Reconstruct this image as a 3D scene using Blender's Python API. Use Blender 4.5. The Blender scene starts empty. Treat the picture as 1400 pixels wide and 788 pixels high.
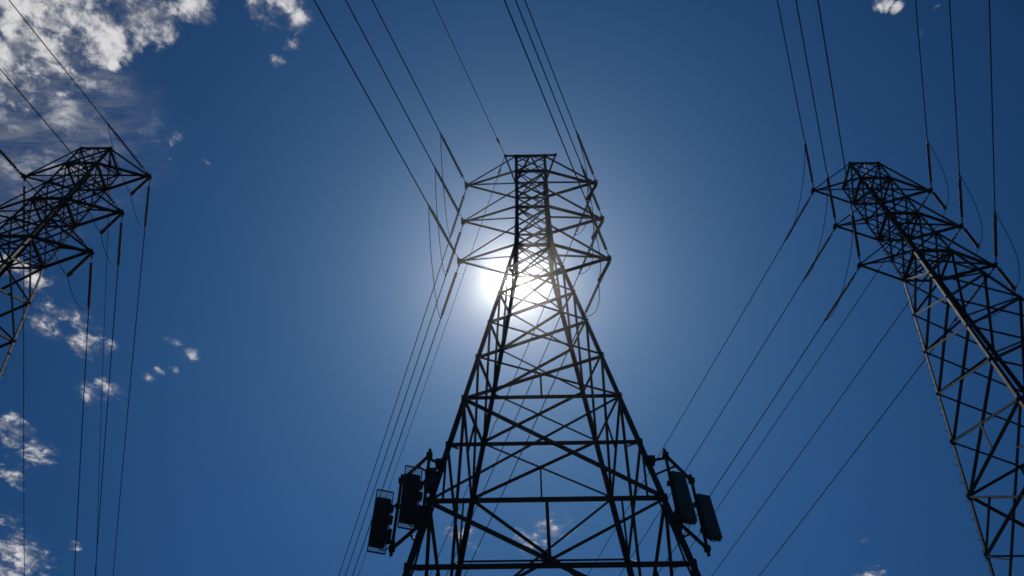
import bpy, bmesh, math, random
from mathutils import Vector, Matrix
random.seed(7)
R = math.radians
sc = bpy.context.scene
col = sc.collection

# ------------------------------------------------------------------ camera
HAZE_D, HAZE_G = 0.00026, 0.978
U = 0.7                      # metres per layout unit
EYE = 1.6                    # camera height above the ground
GZ = -EYE / U                # ground level in layout units (camera = origin)
PITCH = math.atan(1089.0 / 797.0)
cam_d = bpy.data.cameras.new('camera'); cam = bpy.data.objects.new('camera', cam_d); col.objects.link(cam)
cam.location = (0, 0, EYE)
cam.rotation_euler = (R(90) + PITCH, 0, 0)
cam_d.sensor_width = 36.0; cam_d.lens = 28.0
cam_d.clip_start = 0.1; cam_d.clip_end = 20000
sc.camera = cam

def ray(px, py):             # direction of a photo pixel, used to aim the sun and the clouds in the sky
    x, u = (px - 700) / 1089.0, (394 - py) / 1089.0
    c, s = math.cos(PITCH), math.sin(PITCH)
    return Vector((x, c - u * s, s + u * c)).normalized()

SUN = ray(706, 384)
SUN_EL = math.asin(SUN.z); SUN_AZ = math.atan2(SUN.x, SUN.y)

# ------------------------------------------------------------------ exposure
sc.view_settings.view_transform = 'Standard'; sc.view_settings.look = 'None'
sc.view_settings.gamma = 1; sc.view_settings.use_curve_mapping = False
sc.view_settings.exposure = -1.2
sc.cycles.pixel_filter_type = 'BLACKMAN_HARRIS'; sc.cycles.filter_width = 1.6

# ------------------------------------------------------------------ sun
sd = bpy.data.lights.new('sun', 'SUN'); sd.energy = 3.0; sd.angle = R(0.53); sd.color = (1.0, 0.94, 0.84)
so = bpy.data.objects.new('sun', sd); col.objects.link(so)
so.rotation_euler = (-SUN).to_track_quat('-Z', 'Y').to_euler()

# ------------------------------------------------------------------ sky
W = bpy.data.worlds.new('World'); sc.world = W; W.use_nodes = True
nt = W.node_tree; nt.nodes.clear()
def N(t, **k):
    n = nt.nodes.new(t)
    for a, b in k.items(): setattr(n, a, b)
    return n
def setin(s, v):
    if isinstance(v, bpy.types.NodeSocket): nt.links.new(v, s)
    elif v is not None: s.default_value = v
def M(op, a, b=None, c=None, clamp=False):
    n = N('ShaderNodeMath', operation=op, use_clamp=clamp)
    setin(n.inputs[0], a); setin(n.inputs[1], b); setin(n.inputs[2], c)
    return n.outputs[0]
def VM(op, a, b=None, out=0):
    n = N('ShaderNodeVectorMath', operation=op); setin(n.inputs[0], a)
    if b is not None: setin(n.inputs[1], b)
    return n.outputs[out]
def MR(v, a, b, c, d, interp='SMOOTHSTEP'):
    n = N('ShaderNodeMapRange', interpolation_type=interp)
    setin(n.inputs[0], v)
    for i, q in enumerate((a, b, c, d)): setin(n.inputs[i + 1], q)
    return n.outputs[0]
def MIX(f, a, b, mode='MIX'):
    n = N('ShaderNodeMix', data_type='RGBA', blend_type=mode)
    setin(n.inputs[0], f); setin(n.inputs[6], a); setin(n.inputs[7], b)
    return n.outputs[2]

tc = N('ShaderNodeTexCoord')
D = VM('NORMALIZE', tc.outputs['Generated'])
sky = N('ShaderNodeTexSky', sky_type='NISHITA')
sky.sun_disc = False; sky.sun_elevation = SUN_EL; sky.sun_rotation = SUN_AZ
sky.altitude = 300; sky.air_density = 1.0; sky.dust_density = 0.6; sky.ozone_density = 2.5
# the air's own glow round the sun, by the angle to the sun
dist = M('MULTIPLY', VM('DISTANCE', D, tuple(SUN), out=1), 57.2958)     # about degrees
def glow(width, power, gain):
    r = M('DIVIDE', dist, width)
    return M('MULTIPLY', M('DIVIDE', 1.0, M('ADD', 1.0, M('POWER', r, power))), gain)
def glow_col(width, power, gain, c):
    g = glow(width, power, gain); n = N('ShaderNodeCombineXYZ')
    for i in range(3): setin(n.inputs[i], M('MULTIPLY', g, c[i]))
    return n.outputs[0]
SKY_TINT = (0.27, 0.80, 1.34)
base = VM('MULTIPLY', sky.outputs[0], tuple(0.07 * t for t in SKY_TINT))
fall = MR(dist, 18.0, 42.0, 1.0, 0.72)
sc_ = N('ShaderNodeVectorMath', operation='SCALE'); nt.links.new(base, sc_.inputs[0]); nt.links.new(fall, sc_.inputs['Scale'])
air = sc_.outputs[0]
haze_g = M('EXPONENT', M('MULTIPLY', dist, -1 / 4.2))
def tinted(g, c):
    n = N('ShaderNodeCombineXYZ')
    for i in range(3): setin(n.inputs[i], M('MULTIPLY', g, c[i]))
    return n.outputs[0]
air = VM('ADD', air, tinted(haze_g, (1.15, 1.02, 1.0)))
air = VM('ADD', air, glow_col(0.42, 3.0, 9.0, (1.0, 0.98, 0.95)))

# clouds on a level sheet of air: direction divided by its height
sep = N('ShaderNodeSeparateXYZ'); nt.links.new(D, sep.inputs[0])
zz = M('MAXIMUM', sep.outputs[2], 0.05)
cmb = N('ShaderNodeCombineXYZ')
nt.links.new(M('DIVIDE', sep.outputs[0], zz), cmb.inputs[0]); nt.links.new(M('DIVIDE', sep.outputs[1], zz), cmb.inputs[1])
P = cmb.outputs[0]
def noise(v, scale, detail, rough, dist_=0.0, out='Fac', offs=(0, 0, 0)):
    n = N('ShaderNodeTexNoise', noise_dimensions='3D'); n.inputs['Scale'].default_value = scale
    n.inputs['Detail'].default_value = detail; n.inputs['Roughness'].default_value = rough
    n.inputs['Distortion'].default_value = dist_
    nt.links.new(VM('ADD', v, offs), n.inputs['Vector'])
    return n.outputs[out]
wob = VM('SUBTRACT', noise(P, 9.0, 4, 0.6, out='Color'), (0.5, 0.5, 0.5))
wsc = N('ShaderNodeVectorMath', operation='SCALE'); nt.links.new(wob, wsc.inputs[0]); wsc.inputs['Scale'].default_value = 0.065
PW = VM('MULTIPLY', VM('ADD', P, wsc.outputs[0]), (1, 1, 0))
def flat(px, py):
    d = ray(px, py); return Vector((d.x / d.z, d.y / d.z, 0))
#          px   py  radius(px) weight
BLOBS = [(20,20,85,1.0),(95,25,72,1.0),(150,62,46,1.0),(205,28,50,1.0),(262,0,36,.9),(10,85,48,.95),(60,90,66,.85),(110,110,36,.6),(30,130,40,.6),
         (385,8,34,.9),(405,34,26,.78),(352,10,20,.85),(380,82,16,.5),(398,66,14,.55),
         (238,192,14,.66),(235,219,5,.6),(280,218,6,.6),(265,130,6,.5),(163,98,11,.9),
         (262,483,13,.74),(235,504,12,.62),(208,506,11,.55),(235,466,9,.5),(196,514,9,.48),
         (48,385,22,.85),(70,415,22,.75),(68,445,28,.68),(115,440,24,.68),(125,470,26,.72),(88,425,20,.6),(20,365,24,.85),
         (152,532,20,.7),(128,540,20,.5),(10,585,30,.7),(38,615,32,.68),(8,650,20,.55),(8,712,20,.45),
         (16,755,38,.74),(45,770,30,.64),(0,785,30,.8),(103,748,13,.7),
         (755,722,26,.72),(725,740,26,.62),(632,733,16,.8),(640,745,12,.7),(780,716,14,.5),(600,700,10,.4),
         (567,395,12,.5),(1203,6,19,1.0),(1222,14,12,.8),(1262,45,8,.35),(1290,3,8,.5),(1190,738,8,.7),(1192,788,18,.8)]
mask = None
for (px, py, r, w) in BLOBS:
    c0 = flat(px, py); rr = ((flat(px + r, py) - c0).length + (flat(px, py + r) - c0).length) / 2
    m = MR(VM('DISTANCE', PW, tuple(c0), out=1), 0.0, rr * 1.5, w, 0.0)
    mask = m if mask is None else M('MAXIMUM', mask, m)
n1 = noise(P, 17.0, 10, 0.66, 0.25)
n2 = noise(P, 44.0, 9, 0.68, 0.35, offs=(3, 1, 2))
n3 = noise(P, 70.0, 6, 0.6, 0.0, offs=(8, 4, 1))
tex = M('ADD', M('MULTIPLY', n1, 0.5), M('MULTIPLY', n2, 0.5))
dens = MR(M('ADD', M('MULTIPLY', mask, 0.78), M('MULTIPLY', M('SUBTRACT', tex, 0.5), 2.9)), 0.18, 0.86, 0.0, 1.0)
dens = M('MULTIPLY', dens, MR(mask, 0.02, 0.30, 0.0, 1.0))
# a thin veil under the large bank
veil = None
for (px, py, r, w) in [(60,150,140,.8),(20,200,120,.7),(125,125,80,.65),(0,270,80,.4)]:
    c0 = flat(px, py); rr = ((flat(px + r, py) - c0).length + (flat(px, py + r) - c0).length) / 2
    m = MR(VM('DISTANCE', PW, tuple(c0), out=1), 0.0, rr * 1.3, w, 0.0)
    veil = m if veil is None else M('MAXIMUM', veil, m)
mpn = N('ShaderNodeMapping'); mpn.inputs['Rotation'].default_value = (0, 0, R(35)); mpn.inputs['Scale'].default_value = (1, 3.2, 1)
nt.links.new(P, mpn.inputs[0])
streak = noise(mpn.outputs[0], 14.0, 8, 0.7, 0.4)
veil = M('MULTIPLY', veil, MR(streak, 0.34, 0.66, 0.12, 1.0))
alpha = M('MAXIMUM', dens, veil)
CLOUD_LO, CLOUD_HI = (0.42, 0.46, 0.58, 1), (1.72, 1.69, 1.69, 1)
shade = MR(M('ADD', M('MULTIPLY', noise(P, 24.0, 6, 0.55, 0.3, offs=(5, 7, 2)), 0.75), M('ADD', M('MULTIPLY', n3, 0.12), M('MULTIPLY', dens, 0.15))), 0.43, 0.62, 0.0, 1.0)
ccol = MIX(shade, CLOUD_LO, CLOUD_HI)
full = MIX(M('MULTIPLY', alpha, 0.93), air, ccol)
bg = N('ShaderNodeBackground'); nt.links.new(full, bg.inputs[0]); bg.inputs[1].default_value = 1.0
out = N('ShaderNodeOutputWorld'); nt.links.new(bg.outputs[0], out.inputs[0])

# ------------------------------------------------------------------ materials
def mat(name, c1, c2, rough=0.6, metal=0.0, scale=3.0, bump=0.0, spec=0.5, grime=None):
    m = bpy.data.materials.new(name); m.use_nodes = True; t = m.node_tree
    b = t.nodes['Principled BSDF']
    o = t.nodes.new('ShaderNodeTexCoord')
    n = t.nodes.new('ShaderNodeTexNoise'); n.inputs['Scale'].default_value = scale; n.inputs['Detail'].default_value = 7; n.inputs['Roughness'].default_value = .65
    t.links.new(o.outputs['Object'], n.inputs['Vector'])
    r = t.nodes.new('ShaderNodeValToRGB'); r.color_ramp.elements[0].position = .36; r.color_ramp.elements[1].position = .66
    r.color_ramp.elements[0].color = (*c1, 1); r.color_ramp.elements[1].color = (*c2, 1)
    t.links.new(n.outputs['Fac'], r.inputs[0])
    last = r.outputs[0]
    if grime:
        n2_ = t.nodes.new('ShaderNodeTexNoise'); n2_.inputs['Scale'].default_value = scale * .23; n2_.inputs['Detail'].default_value = 5
        t.links.new(o.outputs['Object'], n2_.inputs['Vector'])
        rr = t.nodes.new('ShaderNodeMapRange'); rr.inputs[1].default_value = .52; rr.inputs[2].default_value = .68; rr.inputs[4].default_value = .8
        t.links.new(n2_.outputs['Fac'], rr.inputs[0])
        mx = t.nodes.new('ShaderNodeMix'); mx.data_type = 'RGBA'; t.links.new(rr.outputs[0], mx.inputs[0]); t.links.new(last, mx.inputs[6])
        mx.inputs[7].default_value = (*grime, 1); last = mx.outputs[2]
    t.links.new(last, b.inputs['Base Color'])
    mr = t.nodes.new('ShaderNodeMapRange'); mr.inputs[3].default_value = rough - .12; mr.inputs[4].default_value = rough + .15
    t.links.new(n.outputs['Fac'], mr.inputs[0]); t.links.new(mr.outputs[0], b.inputs['Roughness'])
    b.inputs['Metallic'].default_value = metal; b.inputs['Specular IOR Level'].default_value = spec
    if bump:
        bp = t.nodes.new('ShaderNodeBump'); bp.inputs['Strength'].default_value = bump; bp.inputs['Distance'].default_value = .02
        t.links.new(n.outputs['Fac'], bp.inputs['Height']); t.links.new(bp.outputs[0], b.inputs['Normal'])
    return m
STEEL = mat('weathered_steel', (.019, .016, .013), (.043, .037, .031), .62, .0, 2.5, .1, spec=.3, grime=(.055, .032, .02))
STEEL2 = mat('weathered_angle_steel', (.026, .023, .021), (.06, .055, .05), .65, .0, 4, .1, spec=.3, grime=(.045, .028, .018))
PORC = mat('brown_porcelain', (.045, .026, .02), (.06, .035, .026), .55, 0, 8, spec=.25)
CAP = mat('galvanised_fitting', (.04, .04, .04), (.09, .09, .09), .6, .0, 10, spec=.3)
WIRE = mat('aged_strand', (.02, .02, .024), (.04, .04, .045), .8, .0, 30, spec=.1)
PANEL = mat('dark_green_radome', (.035, .05, .045), (.05, .07, .06), .5, 0, 6)
DARK = mat('dark_antenna_plastic', (.02, .018, .02), (.04, .035, .036), .6, 0, 9)
MESH = mat('grey_mesh_wire', (.04, .04, .04), (.08, .08, .08), .6, .0, 20, spec=.2)
CONC = mat('footing_concrete', (.24, .23, .21), (.36, .35, .32), .9, 0, 3, .4)

# ------------------------------------------------------------------ helpers (layout units in, metres out)
def V(p): return Vector(p) * U
def box_axes(bm, c, ax, ay, az, sx, sy, sz):
    vs = []
    for i in (-.5, .5):
        for j in (-.5, .5):
            for k in (-.5, .5): vs.append(bm.verts.new((c + ax * sx * i + ay * sy * j + az * sz * k)))
    for f in ((0,1,3,2),(4,6,7,5),(0,4,5,1),(2,3,7,6),(0,2,6,4),(1,5,7,3)): bm.faces.new([vs[i] for i in f])
def angle(bm, p, q, w, n, t=None, off=0.0, up=None):
    """rolled L-section from p to q: one flange in the face whose outward normal is n, the other pointing inward"""
    p, q = Vector(p), Vector(q); d = (q - p); L = d.length
    if L < 1e-6: return
    d.normalize(); n = Vector(n); n = (n - d * n.dot(d))
    if n.length < 1e-4: n = d.orthogonal()
    n.normalize(); m = d.cross(n); t = t or max(w * .13, .012)
    if up is not None and m.z * up < 0: m = -m
    c = (p + q) / 2 + n * off
    box_axes(bm, c, d, m, n, L, w, t)
    box_axes(bm, c + m * (w / 2 - t / 2) - n * (w / 2 + t / 2), d, m, n, L, t, w)
def corner_angle(bm, p, q, w, ex, ey, t=None):
    """leg angle with its heel on the tower's corner, flanges running inward along -ex and -ey"""
    p, q = Vector(p), Vector(q); d = q - p; L = d.length; d.normalize()
    a = Vector(ex); a = (a - d * a.dot(d)).normalized(); b = Vector(ey); b = (b - d * b.dot(d) - a * b.dot(a)).normalized()
    t = t or w * .14; c = (p + q) / 2
    box_axes(bm, c - a * (w / 2), d, a, b, L, w, t)
    box_axes(bm, c - b * (w / 2 + t / 2), d, a, b, L, t, w)
def tube(bm, pts, r, seg=6, caps=True):
    pts = [Vector(p) for p in pts]; rings = []
    ref = Vector((0, 0, 1))
    for i, p in enumerate(pts):
        d = (pts[min(i + 1, len(pts) - 1)] - pts[max(i - 1, 0)]).normalized()
        a = d.cross(ref)
        if a.length < .05: a = d.cross(Vector((1, 0, 0)))
        a.normalize(); b = d.cross(a)
        rr = r[i] if isinstance(r, (list, tuple)) else r
        rings.append([bm.verts.new(p + (a * math.cos(k * 2 * math.pi / seg) + b * math.sin(k * 2 * math.pi / seg)) * rr) for k in range(seg)])
    for A, B in zip(rings, rings[1:]):
        for k in range(seg): bm.faces.new((A[k], A[(k + 1) % seg], B[(k + 1) % seg], B[k]))
    if caps: bm.faces.new(rings[0][::-1]); bm.faces.new(rings[-1])
def build(name, bm, m, parent=None, smooth=False, loc=None):
    bmesh.ops.recalc_face_normals(bm, faces=bm.faces)
    me = bpy.data.meshes.new(name); bm.to_mesh(me); bm.free(); me.materials.append(m)
    if smooth:
        for p in me.polygons: p.use_smooth = True
    o = bpy.data.objects.new(name, me); col.objects.link(o)
    if parent: o.parent = parent
    if loc is not None: o.location = loc
    return o
def tag(o, label=None, cat=None, group=None, kind=None):
    if label: o['label'] = label
    if cat: o['category'] = cat
    if group: o['group'] = group
    if kind: o['kind'] = kind
    return o
def empty(name, p, rz=0):
    o = bpy.data.objects.new(name, None); col.objects.link(o); o.location = p; o.rotation_euler = (0, 0, rz); o.empty_display_size = .3
    return o
def world(p):                # layout point -> metres in the world (camera eye at 0,0,0 in the layout)
    return Vector((p[0] * U, p[1] * U, p[2] * U + EYE))

# ------------------------------------------------------------------ ground
bm = bmesh.new(); n_ = 60; SZ = 3000
grid = {}
for i in range(n_ + 1):
    for j in range(n_ + 1):
        x = SZ * (2 * i / n_ - 1) ** 3; y = SZ * (2 * j / n_ - 1) ** 3
        rr = math.hypot(x, y)
        z = 0.0 if rr < 60 else min(1, (rr - 60) / 300) * (math.sin(x * .011) + math.cos(y * .013 + 1)) * 2.0
        grid[i, j] = bm.verts.new((x, y, z - 0.0))
for i in range(n_):
    for j in range(n_): bm.faces.new((grid[i, j], grid[i + 1, j], grid[i + 1, j + 1], grid[i, j + 1]))
G = mat('dry_grass_ground', (.05, .055, .025), (.13, .11, .06), .95, 0, .6, .5, grime=(.16, .13, .085))
tag(build('ground', bm, G), kind='structure')

# ------------------------------------------------------------------ towers
APEX, TAP, WAIST, CW, TOP = 58.3, .144, 48.4, 1.33, 62.6
ARM_H = [59.9, 54.0, 48.4]; ARM_UP = 2.6
COLS = [62.6, 59.9, 56.7, 54.0, 51.0, 48.4]
PYR = [48.4, 44.75, 41.2, 37.55, 33.75, 29.9]
def half(h):
    if h < WAIST: return TAP * (APEX - h)
    wj = TAP * (APEX - WAIST)
    return wj + (CW - wj) * min(1, (h - WAIST) / 4.5)
CORN = {'near left': (-1, -1), 'near right': (1, -1), 'far right': (1, 1), 'far left': (-1, 1)}
class Tower:
    def __init__(s, word, X, Dp, dh, L, rot, label, horn=False, bolts=()):
        s.word, s.X, s.D, s.dh, s.L, s.rot, s.horn = word, X, Dp, dh, L, rot, horn
        s.root = empty('transmission_tower', (X * U, Dp * U, 0), rot)
        tag(s.root, label, 'pylon', 'steel lattice transmission towers')
        g = GZ - dh                             # ground height in the tower's own heights
        s.g = g
        def lp(sx, sy, h): w = half(h); return Vector((sx * w * U, sy * w * U, (h - g) * U))
        s.lp = lp
        faces = [((-1, -1), (1, -1), (0, -1, 0)), ((1, -1), (1, 1), (1, 0, 0)), ((1, 1), (-1, 1), (0, 1, 0)), ((-1, 1), (-1, -1), (-1, 0, 0))]
        # legs, with gusset plates and climbing pegs
        for nm, (sx, sy) in CORN.items():
            bm = bmesh.new()
            pts = [TOP + .25, 55.5, 52.9, WAIST, 40, 29.9, 20, 10, g + .3]
            for a, b in zip(pts, pts[1:]):
                w = (.24 if a > WAIST + .1 else .25 if a > 30 else .27) * U * (1 if horn else .74)
                corner_angle(bm, lp(sx, sy, a), lp(sx, sy, b), w, (sx, 0, 0), (0, sy, 0))
            for h in COLS[:-1] + PYR + [26.2, 22.45, 18.8, 15.0, 7.5]:
                c = lp(sx, sy, h); q = (.19 if h > 36 else .30) * U
                z = Vector((0, 0, 1))
                box_axes(bm, c + Vector((-sx * q * .3, sy * .012, 0)), Vector((1, 0, 0)), Vector((0, 1, 0)), z, q, .014, q * 1.1)
                box_axes(bm, c + Vector((sx * .012, -sy * q * .3, 0)), Vector((0, 1, 0)), Vector((1, 0, 0)), z, q, .014, q * 1.1)
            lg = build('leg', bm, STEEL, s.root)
            if nm in bolts:
                bm = bmesh.new(); h = 3.0; k = 0
                while h < TOP:
                    c = lp(sx, sy, h); o = Vector((sx, 0, 0)) if k % 2 else Vector((0, sy, 0))
                    tube(bm, [c - o * .02, c + o * .17], .011, 5); h += .62; k += 1
                tag(build('climbing_pegs', bm, STEEL2, lg), kind='stuff')
            bm = bmesh.new(); b0 = lp(sx, sy, g)
            for r0, r1, z0, z1 in ((.55, .55, -.3, .25), (.42, .36, .25, .5)):
                bmesh.ops.create_cone(bm, cap_ends=True, segments=20, radius1=r0, radius2=r1, depth=z1 - z0, matrix=Matrix.Translation(b0 + Vector((0, 0, (z0 + z1) / 2))))
            build('footing', bm, CONC, s.root)
        def strut(name, p, q, w, n, off=0.0, m=STEEL2, up=None):
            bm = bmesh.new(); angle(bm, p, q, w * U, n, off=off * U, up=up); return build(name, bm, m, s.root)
        def plate(bm, c, n, q):
            n = Vector(n); a = n.cross(Vector((0, 0, 1))); box_axes(bm, c, a, Vector((0, 0, 1)), n, q, q, .012)
        # horizontals
        for h, w in ((62.6, .15), (59.9, .19), (54.0, .19), (48.4, .19), (29.9, .13), (26.2, .13), (22.45, .15), (18.8, .15), (15.0, .15), (7.5, .15)):
            for a, b, n in faces: strut('horizontal_strut', lp(*a, h), lp(*b, h), w, n, .02, STEEL)
        # crossed diagonals
        def cross(h0, h1, w, name, u=1):
            for a, b, n in faces:
                strut(name, lp(*a, h0), lp(*b, h1), w, n, .0, up=u)
                sb_ = strut(name, lp(*b, h0), lp(*a, h1), w, n, -.05, up=-u)
                if h0 <= WAIST:          # a small plate where the two diagonals cross
                    bm = bmesh.new(); bm.from_mesh(sb_.data); w0, w1 = half(h0), half(h1)
                    plate(bm, lp(*a, h0).lerp(lp(*b, h1), w0 / (w0 + w1)) + Vector(n) * -.025, n, .15); bm.to_mesh(sb_.data); bm.free()
        for h0, h1 in zip(COLS, COLS[1:]): cross(h0, h1, .10, 'lattice_brace')
        for h0, h1 in zip(PYR, PYR[1:]): cross(h0, h1, .13, 'diagonal_brace')
        for h0, h1 in ((29.9, 22.45), (22.45, 15.0), (15.0, 7.5), (7.5, g + .6)): cross(h0, h1, .14, 'diagonal_brace', -1)
        # second, finer lattice of the waist column (one sub-panel to each bay)
        for h0, h1 in zip(COLS, COLS[1:]):
            hm = (h0 + h1) / 2
            for a, b, n in faces:
                if n[1] == 0: continue
                strut('lattice_brace', lp(*a, hm), (lp(*a, h1) + lp(*b, h1)) / 2, .07, n, .03)
                strut('lattice_brace', lp(*b, hm), (lp(*a, h1) + lp(*b, h1)) / 2, .07, n, .03)
                strut('lattice_brace', lp(*a, hm), (lp(*a, h0) + lp(*b, h0)) / 2, .07, n, .03)
                strut('lattice_brace', lp(*b, hm), (lp(*a, h0) + lp(*b, h0)) / 2, .07, n, .03)
        # short posts hanging from the crossings, and redundant members to the legs
        def crossing(a, b, h0, h1):
            w0, w1 = half(h0), half(h1); t = w0 / (w0 + w1)
            return lp(*a, h0).lerp(lp(*b, h1), t)
        for a, b, n in faces:
            c = crossing(a, b, 33.75, 29.9); strut('post', c, (lp(*a, 29.9) + lp(*b, 29.9)) / 2, .1, n, .0)
            c = crossing(a, b, 22.45, 15.0); strut('post', (lp(*a, 22.45) + lp(*b, 22.45)) / 2, c, .14, n, .0)
            for h0, h1 in ((29.9, 22.45), (22.45, 15.0)):
                hm = (h0 + h1) / 2
                for u_, v_ in ((a, b), (b, a)):
                    # from the leg's mid point to the middle of the neighbouring half diagonal
                    e = lp(*u_, h0).lerp(crossing(u_, v_, h0, h1), .5)
                    c = crossing(u_, v_, h0, h1)
                    if n[1] == 0:
                        strut('redundant_strut', lp(*u_, hm), e, .09, n, .03)
                        strut('redundant_strut', lp(*u_, hm), lp(*u_, h1).lerp(c, .5), .09, n, .03)
        # level bracing inside the body
        for h, w in ((48.4, .1), (15.0, .12), (59.9, .09), (54.0, .09)):
            mids = [(lp(*a, h) + lp(*b, h)) / 2 for a, b, n in faces]
            if h < 45:
                for i in range(4): strut('plan_brace', mids[i], mids[(i + 1) % 4], w, (0, 0, -1), .05)
            else:
                strut('plan_brace', lp(-1, -1, h), lp(1, 1, h), w, (0, 0, -1), .04); strut('plan_brace', lp(1, -1, h), lp(-1, 1, h), w, (0, 0, -1), .12)
        # cross arms
        for i, h in enumerate(ARM_H):
            for sg in (-1, 1):
                tip = Vector((sg * L * U, 0, (h - g) * U))
                bm = bmesh.new()
                A, B = lp(sg, -1, h), lp(sg, 1, h)
                angle(bm, A, tip, .17 * U, (0, -1, 0)); angle(bm, B, tip, .17 * U, (0, 1, 0))
                box_axes(bm, tip + Vector((0, 0, .02)), Vector((1, 0, 0)), Vector((0, 1, 0)), Vector((0, 0, 1)), .32 * U, .5 * U, .02)
                box_axes(bm, tip + Vector((sg * .03, 0, -.06)), Vector((1, 0, 0)), Vector((0, 1, 0)), Vector((0, 0, 1)), .2 * U, .12 * U, .22 * U)
                arm = build('cross_arm', bm, STEEL, s.root)
                for sy in (-1, 1):
                    bm = bmesh.new(); angle(bm, lp(sg, sy, h + ARM_UP), tip + Vector((0, 0, .05)), .11 * U, (0, sy, 0)); build('upper_tie', bm, STEEL2, arm)
                    # short verticals and diagonals between tie and chord
        # level frame on the very top
        mid_top = Vector((0, -half(TOP) * U, (TOP - g) * U))
        if horn:
            bm = bmesh.new(); e = 2.2 * U; z = (TOP - g) * U + .05
            angle(bm, (-e, -half(TOP) * U - .03, z), (e, -half(TOP) * U - .03, z), .13 * U, (0, -1, 0))
            for k in (-1, 1): box_axes(bm, Vector((k * e, -half(TOP) * U, z)), Vector((1, 0, 0)), Vector((0, 1, 0)), Vector((0, 0, 1)), .19 * U, .2 * U, .2 * U)
            hb = build('earth_wire_beam', bm, STEEL, s.root)
            for k in (-1, 1):
                for x in (0, k * e):
                    bm = bmesh.new(); angle(bm, (x, -half(TOP) * U, z), lp(k, 1, TOP), .15 * U, (0, 0, -1)); build('beam_brace', bm, STEEL2, hb)
        else:
            strut('plan_brace', mid_top, lp(-1, 1, TOP), .1, (0, 0, -1), .03); strut('plan_brace', mid_top, lp(1, 1, TOP), .1, (0, 0, -1), .03)
    def w(s, x, y, h):       # tower-local layout point -> world layout point
        c, q = math.cos(s.rot), math.sin(s.rot)
        return Vector((s.X + x * c - y * q, s.D + x * q + y * c, h + s.dh))

TOWERS = [
    Tower('middle', 1.62, 32.9, 0, 5.5, -.022, 'steel lattice pylon in front of the sun with antennas on its legs', True, ()),
    Tower('right', 31.4, 34.2, 1.2, 5.12, 0, 'steel lattice pylon at the right edge of the view, without antennas', False, ('far left', 'near right')),
    Tower('left', -35.9, 32.1, -.1, 5.3, 0, 'steel lattice pylon cut off by the left edge, against the clouds', False, ('far right',)),
]

# ------------------------------------------------------------------ strings, wires, jumpers
def disc_stack(bm, L, r, n):
    seg = 14; prof = []
    for k in range(n):
        z = L * (k + .5) / n; p = L / n
        prof += [(z - p * .48, r * .38), (z - p * .3, r * .5), (z - p * .16, r), (z + p * .1, r * .97), (z + p * .26, r * .45), (z + p * .48, r * .38)]
    rings = [[bm.verts.new((rr * math.cos(a * 2 * math.pi / seg), rr * math.sin(a * 2 * math.pi / seg), z)) for a in range(seg)] for z, rr in prof]
    for A, B in zip(rings, rings[1:]):
        for k in range(seg): bm.faces.new((A[k], A[(k + 1) % seg], B[(k + 1) % seg], B[k]))
_mesh = {}
def string(p, d, L, label, r=.122, n=19, lead=.75, tail=.35, group='insulator strings on the pylon arms', cat='insulator', blob=False):
    """tension string from point p along unit d; L is its whole length, all layout units"""
    root = empty('insulator_string', world(p)); root.rotation_mode = 'QUATERNION'; root.rotation_quaternion = Vector((0, 0, 1)).rotation_difference(d)
    tag(root, label, cat, group)
    key = (L, r, n, lead, tail, blob)
    if key not in _mesh:
        bm = bmesh.new(); disc_stack(bm, (L - lead - tail) * U, r * U, n); bmesh.ops.translate(bm, verts=bm.verts, vec=(0, 0, lead * U))
        a = build('disc_stack', bm, PORC, root, True)
        bm = bmesh.new(); tube(bm, [(0, 0, 0), (0, 0, lead * U * 1.02)], .028 * U, 6)
        box_axes(bm, Vector((0, 0, lead * U * .2)), Vector((1, 0, 0)), Vector((0, 1, 0)), Vector((0, 0, 1)), .14 * U, .05 * U, .22 * U)
        box_axes(bm, Vector((0, 0, lead * U * .72)), Vector((1, 0, 0)), Vector((0, 1, 0)), Vector((0, 0, 1)), .05 * U, .13 * U, .2 * U)
        b = build('link', bm, CAP, root)
        bm = bmesh.new()
        rr = .17 if blob else .075
        tube(bm, [(0, 0, (L - tail - .02) * U), (0, 0, (L - tail + .08) * U), (0, 0, (L - .12) * U), (0, 0, (L + .18) * U)], [.03 * U, rr * U, rr * U, .04 * U], 8)
        c = build('clamp', bm, CAP, root)
        _mesh[key] = [(o.name.split('.')[0], o.data) for o in (a, b, c)]
    else:
        for nm, me in _mesh[key]:
            o = bpy.data.objects.new(nm, me); col.objects.link(o); o.parent = root
    return root
def along(P, az, s0, k, t):
    a = R(az); return Vector((P[0] + math.sin(a) * t, P[1] + math.cos(a) * t, P[2] + s0 * t + k * t * t))
def wire(name, pts, r, label, cat, group):
    p0 = world(pts[0]); bm = bmesh.new(); tube(bm, [world(p) - p0 for p in pts], r * U, 6)
    return tag(build(name, bm, WIRE, None, True, p0), label, cat, group)
SAGK = 2e-4; NEAR = (202.0, -.05); FAR = (-18.3, -.07)
TS = [0, 1, 2, 4, 7, 11, 16, 22, 30, 40, 52, 66, 82, 100, 125, 150, 180, 215, 255]
LV = ('top', 'middle', 'bottom')
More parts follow.
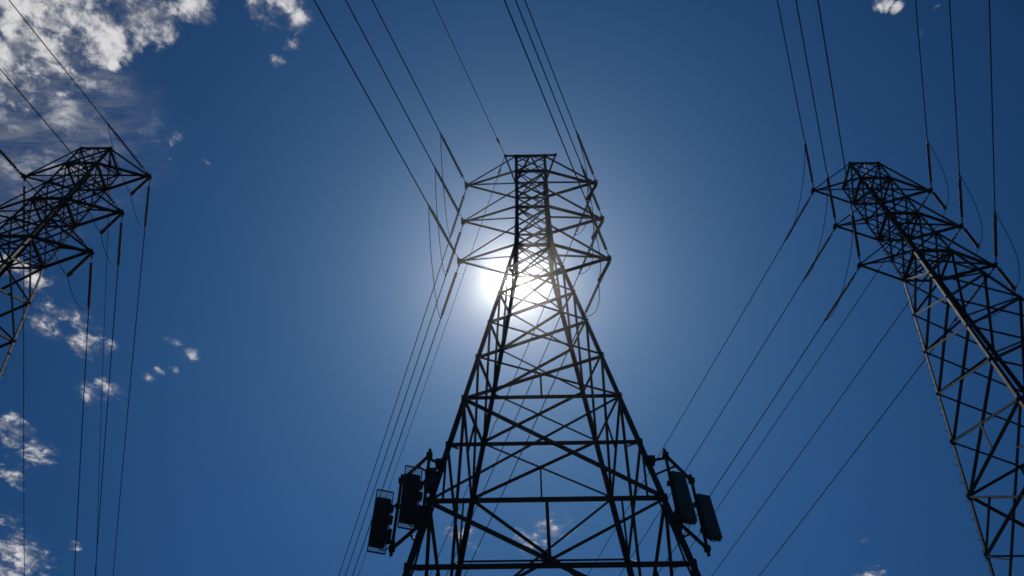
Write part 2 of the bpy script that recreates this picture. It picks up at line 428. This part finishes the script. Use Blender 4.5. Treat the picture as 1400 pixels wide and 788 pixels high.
for T in TOWERS:
    W_ = T.word
    for i, h in enumerate(ARM_H):
        for sg, side in ((-1, 'left'), (1, 'right')):
            tip = T.w(sg * T.L, 0, h)
            where = '%s %s arm of the %s pylon' % (LV[i], side, W_)
            SL = 5.1
            ends = []
            for (az, s0), nm, dy in ((NEAR, 'near', -.18), (FAR, 'far', .18)):
                P0 = tip + Vector((0, dy, -.05))
                e = along(P0, az, s0, SAGK, SL); d = (e - P0).normalized()
                string(P0, d, SL, ('brown disc insulator string pulling overhead from the ' if nm == 'near' else 'brown disc insulator string pulling away behind the ') + where)
                lab = ('high voltage wire passing overhead to the ' if nm == 'near' else 'high voltage wire running off behind from the ') + where
                wire('power_line', [along(P0, az, s0, SAGK, SL + t) for t in TS], .041, lab, 'power line',
                     'wires coming in overhead' if nm == 'near' else 'wires running off behind the pylons')
                ends.append(e)
            A, B = ends
            if sg < 0:
                droop = 2.0; pts = []
                for k in range(25):
                    t = k / 24; p = A.lerp(B, t); p.z -= droop * 4 * t * (1 - t) * (.8 + .35 * abs(2 * t - 1) ** 2) ; pts.append(p)
            else:
                hl = 2.7
                hd = Vector(({'middle': -.42, 'left': -.22, 'right': 0}[W_], .05, -1)).normalized()
                c = tip + Vector((0.1, 0, -.1)) + hd * (hl + .1)
                string(tip + Vector((.1, 0, -.1)), hd, hl, 'short hanging jumper insulator under the ' + where, r=.13, n=13, lead=.3, tail=.3,
                       group='hanging jumper insulators', blob=True)
                pts = []
                for (a, b) in ((A, c), (c, B)):
                    for k in range(13):
                        t = k / 12; p = a.lerp(b, t); p.z -= 1.1 * 4 * t * (1 - t)
                        p.x += .35 * math.sin(t * math.pi)
                        if not (a is c and k == 0): pts.append(p)
            wire('jumper_wire', pts, .026, 'slack jumper loop under the ' + where, 'cable', 'jumper loops under the arms')
    # earth wires: only where the photograph shows them
    for x_, (az, s0), nm in {'middle': ((-2.2, NEAR, 'overhead'), (-2.2, FAR, 'behind')), 'left': ((half(TOP), (-17.0, -.07), 'behind'),), 'right': ()}[W_]:
        P0 = T.w(x_, -half(TOP), TOP + .1)
        e = wire('earth_wire', [along(P0, az, s0, SAGK, t) for t in TS], .027,
             'thin earth wire from the top corner of the %s pylon, %s' % (W_, 'passing overhead' if nm == 'overhead' else 'running off behind'), 'earth wire', 'earth wires')
        bm = bmesh.new(); e0 = along(P0, az, s0, SAGK, 1.2) - P0; e1 = along(P0, az, s0, SAGK, 1.9) - P0
        tube(bm, [e0 * U, e0.lerp(e1, .3) * U, e0.lerp(e1, .8) * U, e1 * U], [.03 * U, .085 * U, .085 * U, .03 * U], 8); build('vibration_damper', bm, CAP, e)

# ------------------------------------------------------------------ haze: thin scattering volume added to veil the steel near the sun in glare
bm = bmesh.new(); box_axes(bm, Vector((0, 0, 26)), Vector((1, 0, 0)), Vector((0, 1, 0)), Vector((0, 0, 1)), 6200, 6200, 66)
hm_ = bpy.data.materials.new('haze'); hm_.use_nodes = True; t_ = hm_.node_tree; t_.nodes.clear()
vp = t_.nodes.new('ShaderNodeVolumePrincipled'); mo = t_.nodes.new('ShaderNodeOutputMaterial'); t_.links.new(vp.outputs[0], mo.inputs['Volume'])
vp.inputs['Color'].default_value = (.97, .97, .97, 1); vp.inputs['Density'].default_value = HAZE_D; vp.inputs['Anisotropy'].default_value = HAZE_G
tag(build('haze', bm, hm_), kind='stuff')
sc.cycles.volume_bounces = 0

# ------------------------------------------------------------------ antennas on the middle pylon
T = TOWERS[0]
def frame_mount(sg):
    side = 'right' if sg > 0 else 'left'
    cx = T.X
    a = Vector((cx + sg * 5.38, 27.6, 0)); b = Vector((cx + sg * 6.8, 29.35, 0))
    hi, lo = 24.8, 21.07
    base = world((a.x, a.y, lo))
    root = empty('antenna_mount', base); tag(root, 'pipe frame holding two antennas on the %s leg of the middle pylon' % side, 'antenna mount', 'antenna mounts')
    def pipe(name, p, q, r):
        bm = bmesh.new(); tube(bm, [world(p) - base, world(q) - base], r * U, 10); return build(name, bm, STEEL, root)
    d = (b - a).normalized()
    for h in (hi, lo):
        A = Vector((a.x, a.y, h)) - d * .12; B = Vector((b.x, b.y, h)) + d * .15
        pipe('crossbar', A, B, .085)
        hf = half(h); lg = T.w(sg * hf, -hf, h)
        P = Vector((a.x, a.y, h)); pipe('standoff', lg, P + d * .2, .07)
        pipe('standoff', T.w(sg * half(h - .9), -half(h - .9), h - .9), P + d * .9, .055)
        bm = bmesh.new(); box_axes(bm, world(lg) - base, Vector((1, 0, 0)), Vector((0, 1, 0)), Vector((0, 0, 1)), .42 * U, .42 * U, .3 * U); build('leg_clamp', bm, STEEL, root)
    for p in (a, b):
        pipe('mast', (p.x, p.y, lo - .35), (p.x, p.y, hi + .35), .075)
        for h in (hi, lo):
            bm = bmesh.new(); box_axes(bm, world((p.x, p.y, h)) - base, Vector((1, 0, 0)), Vector((0, 1, 0)), Vector((0, 0, 1)), .26 * U, .26 * U, .2 * U)
            build('clamp', bm, STEEL, root)
    return a, b, d, root
def panel(sg, p, d, h0, h1, wd, dp, off, label, m, grid=False, tilt=R(4)):
    d = Vector((.96, .28 , 0)).normalized(); nrm = Vector((d.y, -d.x, 0))
    c = Vector((p.x, p.y, 0)) + Vector((sg * off, -.05, 0))
    root = empty('grid_antenna' if grid else 'panel_antenna', world((c.x, c.y, h0)))
    tag(root, label, 'antenna', 'antennas on the middle pylon')
    H = (h1 - h0) * U; z = Vector((0, 0, 1)); t = (z + nrm * math.tan(-tilt)).normalized(); n2v = (nrm - t * nrm.dot(t)).normalized()
    if not grid:
        bm = bmesh.new(); box_axes(bm, t * H / 2, d, n2v, t, wd * U, dp * U, H)
        bmesh.ops.bevel(bm, geom=bm.edges[:], offset=.045, segments=3, affect='EDGES', profile=.6)
        build('housing', bm, m, root)
        for k in (-.3, -.1, .1, .3):
            bm = bmesh.new(); tube(bm, [d * wd * U * k + t * .02, d * wd * U * k - t * .09], .022, 8)
            build('connector', bm, DARK, root)
    else:
        bm = bmesh.new(); box_axes(bm, t * H * .52, d, n2v, t, wd * .92 * U, dp * U, H * .76)
        bmesh.ops.bevel(bm, geom=bm.edges[:], offset=.04, segments=2, affect='EDGES')
        build('housing', bm, DARK, root)
        bm = bmesh.new(); w = wd * U; y = n2v * dp * .55 * U
        for k in (-.5, .5): tube(bm, [d * w * k + y, d * w * k + y + t * H], .02, 5)
        for k in (0, 1): tube(bm, [-d * w * .5 + y + t * H * k, d * w * .5 + y + t * H * k], .028, 5)
        for k in range(1, 8): q = k / 8 - .5; tube(bm, [d * w * q + y, d * w * q + y + t * H], .006, 4)
        for k in range(1, 30): q = k / 30; tube(bm, [-d * w * .5 + y + t * H * q, d * w * .5 + y + t * H * q], .006, 4)
        build('grid', bm, MESH, root)
        for kh, hh, wo in ((.34, .2, .62), (.60, .11, .58), (.78, .08, .56)):
            bm = bmesh.new(); box_axes(bm, t * H * kh - d * sg * wd * wo * U - n2v * .06, d, n2v, t, wd * .26 * U, dp * .8 * U, H * hh)
            bmesh.ops.bevel(bm, geom=bm.edges[:], offset=.02, segments=2, affect='EDGES'); build('radio_box', bm, DARK, root)
    back = Vector((p.x, p.y, 0)) - c
    for k in (.2, .8):
        bm = bmesh.new(); tube(bm, [t * H * k, t * H * k + back * U], .03, 6)
        box_axes(bm, t * H * k + back * U, Vector((1, 0, 0)), Vector((0, 1, 0)), Vector((0, 0, 1)), .15, .15, .1); build('bracket', bm, STEEL, root)
    q0 = t * H * .13 if grid else -t * .07; q1 = back * U + t * H * .17
    bm = bmesh.new(); tube(bm, [q0, q0.lerp(q1, .25) - t * .13, q0.lerp(q1, .6) - t * .17, q0.lerp(q1, .9) - t * .05, q1], .016, 6); build('cable', bm, DARK, root)
    return root
a, b, d, _ = frame_mount(1)
panel(1, a, d, 21.1, 23.85, .66, .3, .42, 'dark green panel antenna nearest the right leg of the middle pylon', PANEL)
panel(1, b, d, 21.55, 24.0, .66, .3, .42, 'dark green panel antenna at the outer end of the right frame', PANEL)
a, b, d, _ = frame_mount(-1)
panel(-1, a, d, 20.6, 24.1, .76, .34, .62, 'black antenna with wire grid ends nearest the left leg of the middle pylon', DARK, True)
panel(-1, b, d, 20.7, 24.2, .76, .34, .66, 'black antenna with wire grid ends at the outer end of the left frame', DARK, True)
# equipment boxes strapped to the left leg
hf = half(23.4); q = T.w(-hf, -hf, 23.4); root = empty('equipment_box', world(q)); tag(root, 'dark junction box strapped to the left leg beside the grid antennas', 'junction box')
bm = bmesh.new(); box_axes(bm, Vector((-.08, -.1, .1)), Vector((1, 0, 0)), Vector((0, 1, 0)), Vector((0, 0, 1)), .34, .26, .85); bmesh.ops.bevel(bm, geom=bm.edges[:], offset=.02, segments=2, affect='EDGES'); build('housing', bm, DARK, root)
bm = bmesh.new(); box_axes(bm, Vector((-.08, -.1, .3)), Vector((1, 0, 0)), Vector((0, 1, 0)), Vector((0, 0, 1)), .37, .29, .04); box_axes(bm, Vector((-.08, -.1, -.1)), Vector((1, 0, 0)), Vector((0, 1, 0)), Vector((0, 0, 1)), .37, .29, .04); build('strap', bm, STEEL, root)
# feeder cables down the legs
for sg, side in ((1, 'right'), (-1, 'left')):
    pts = []
    for k in range(40):
        h = 23.0 - k * (23.0 - GZ) / 39; hf = half(h) - .25
        pts.append(T.w(sg * hf, -hf + .1 * math.sin(k * 1.3), h))
    wire('feeder_cable', pts, .05, 'black feeder cable clipped down the %s leg below the antennas' % side, 'cable', 'feeder cables').data.materials[0] = DARK
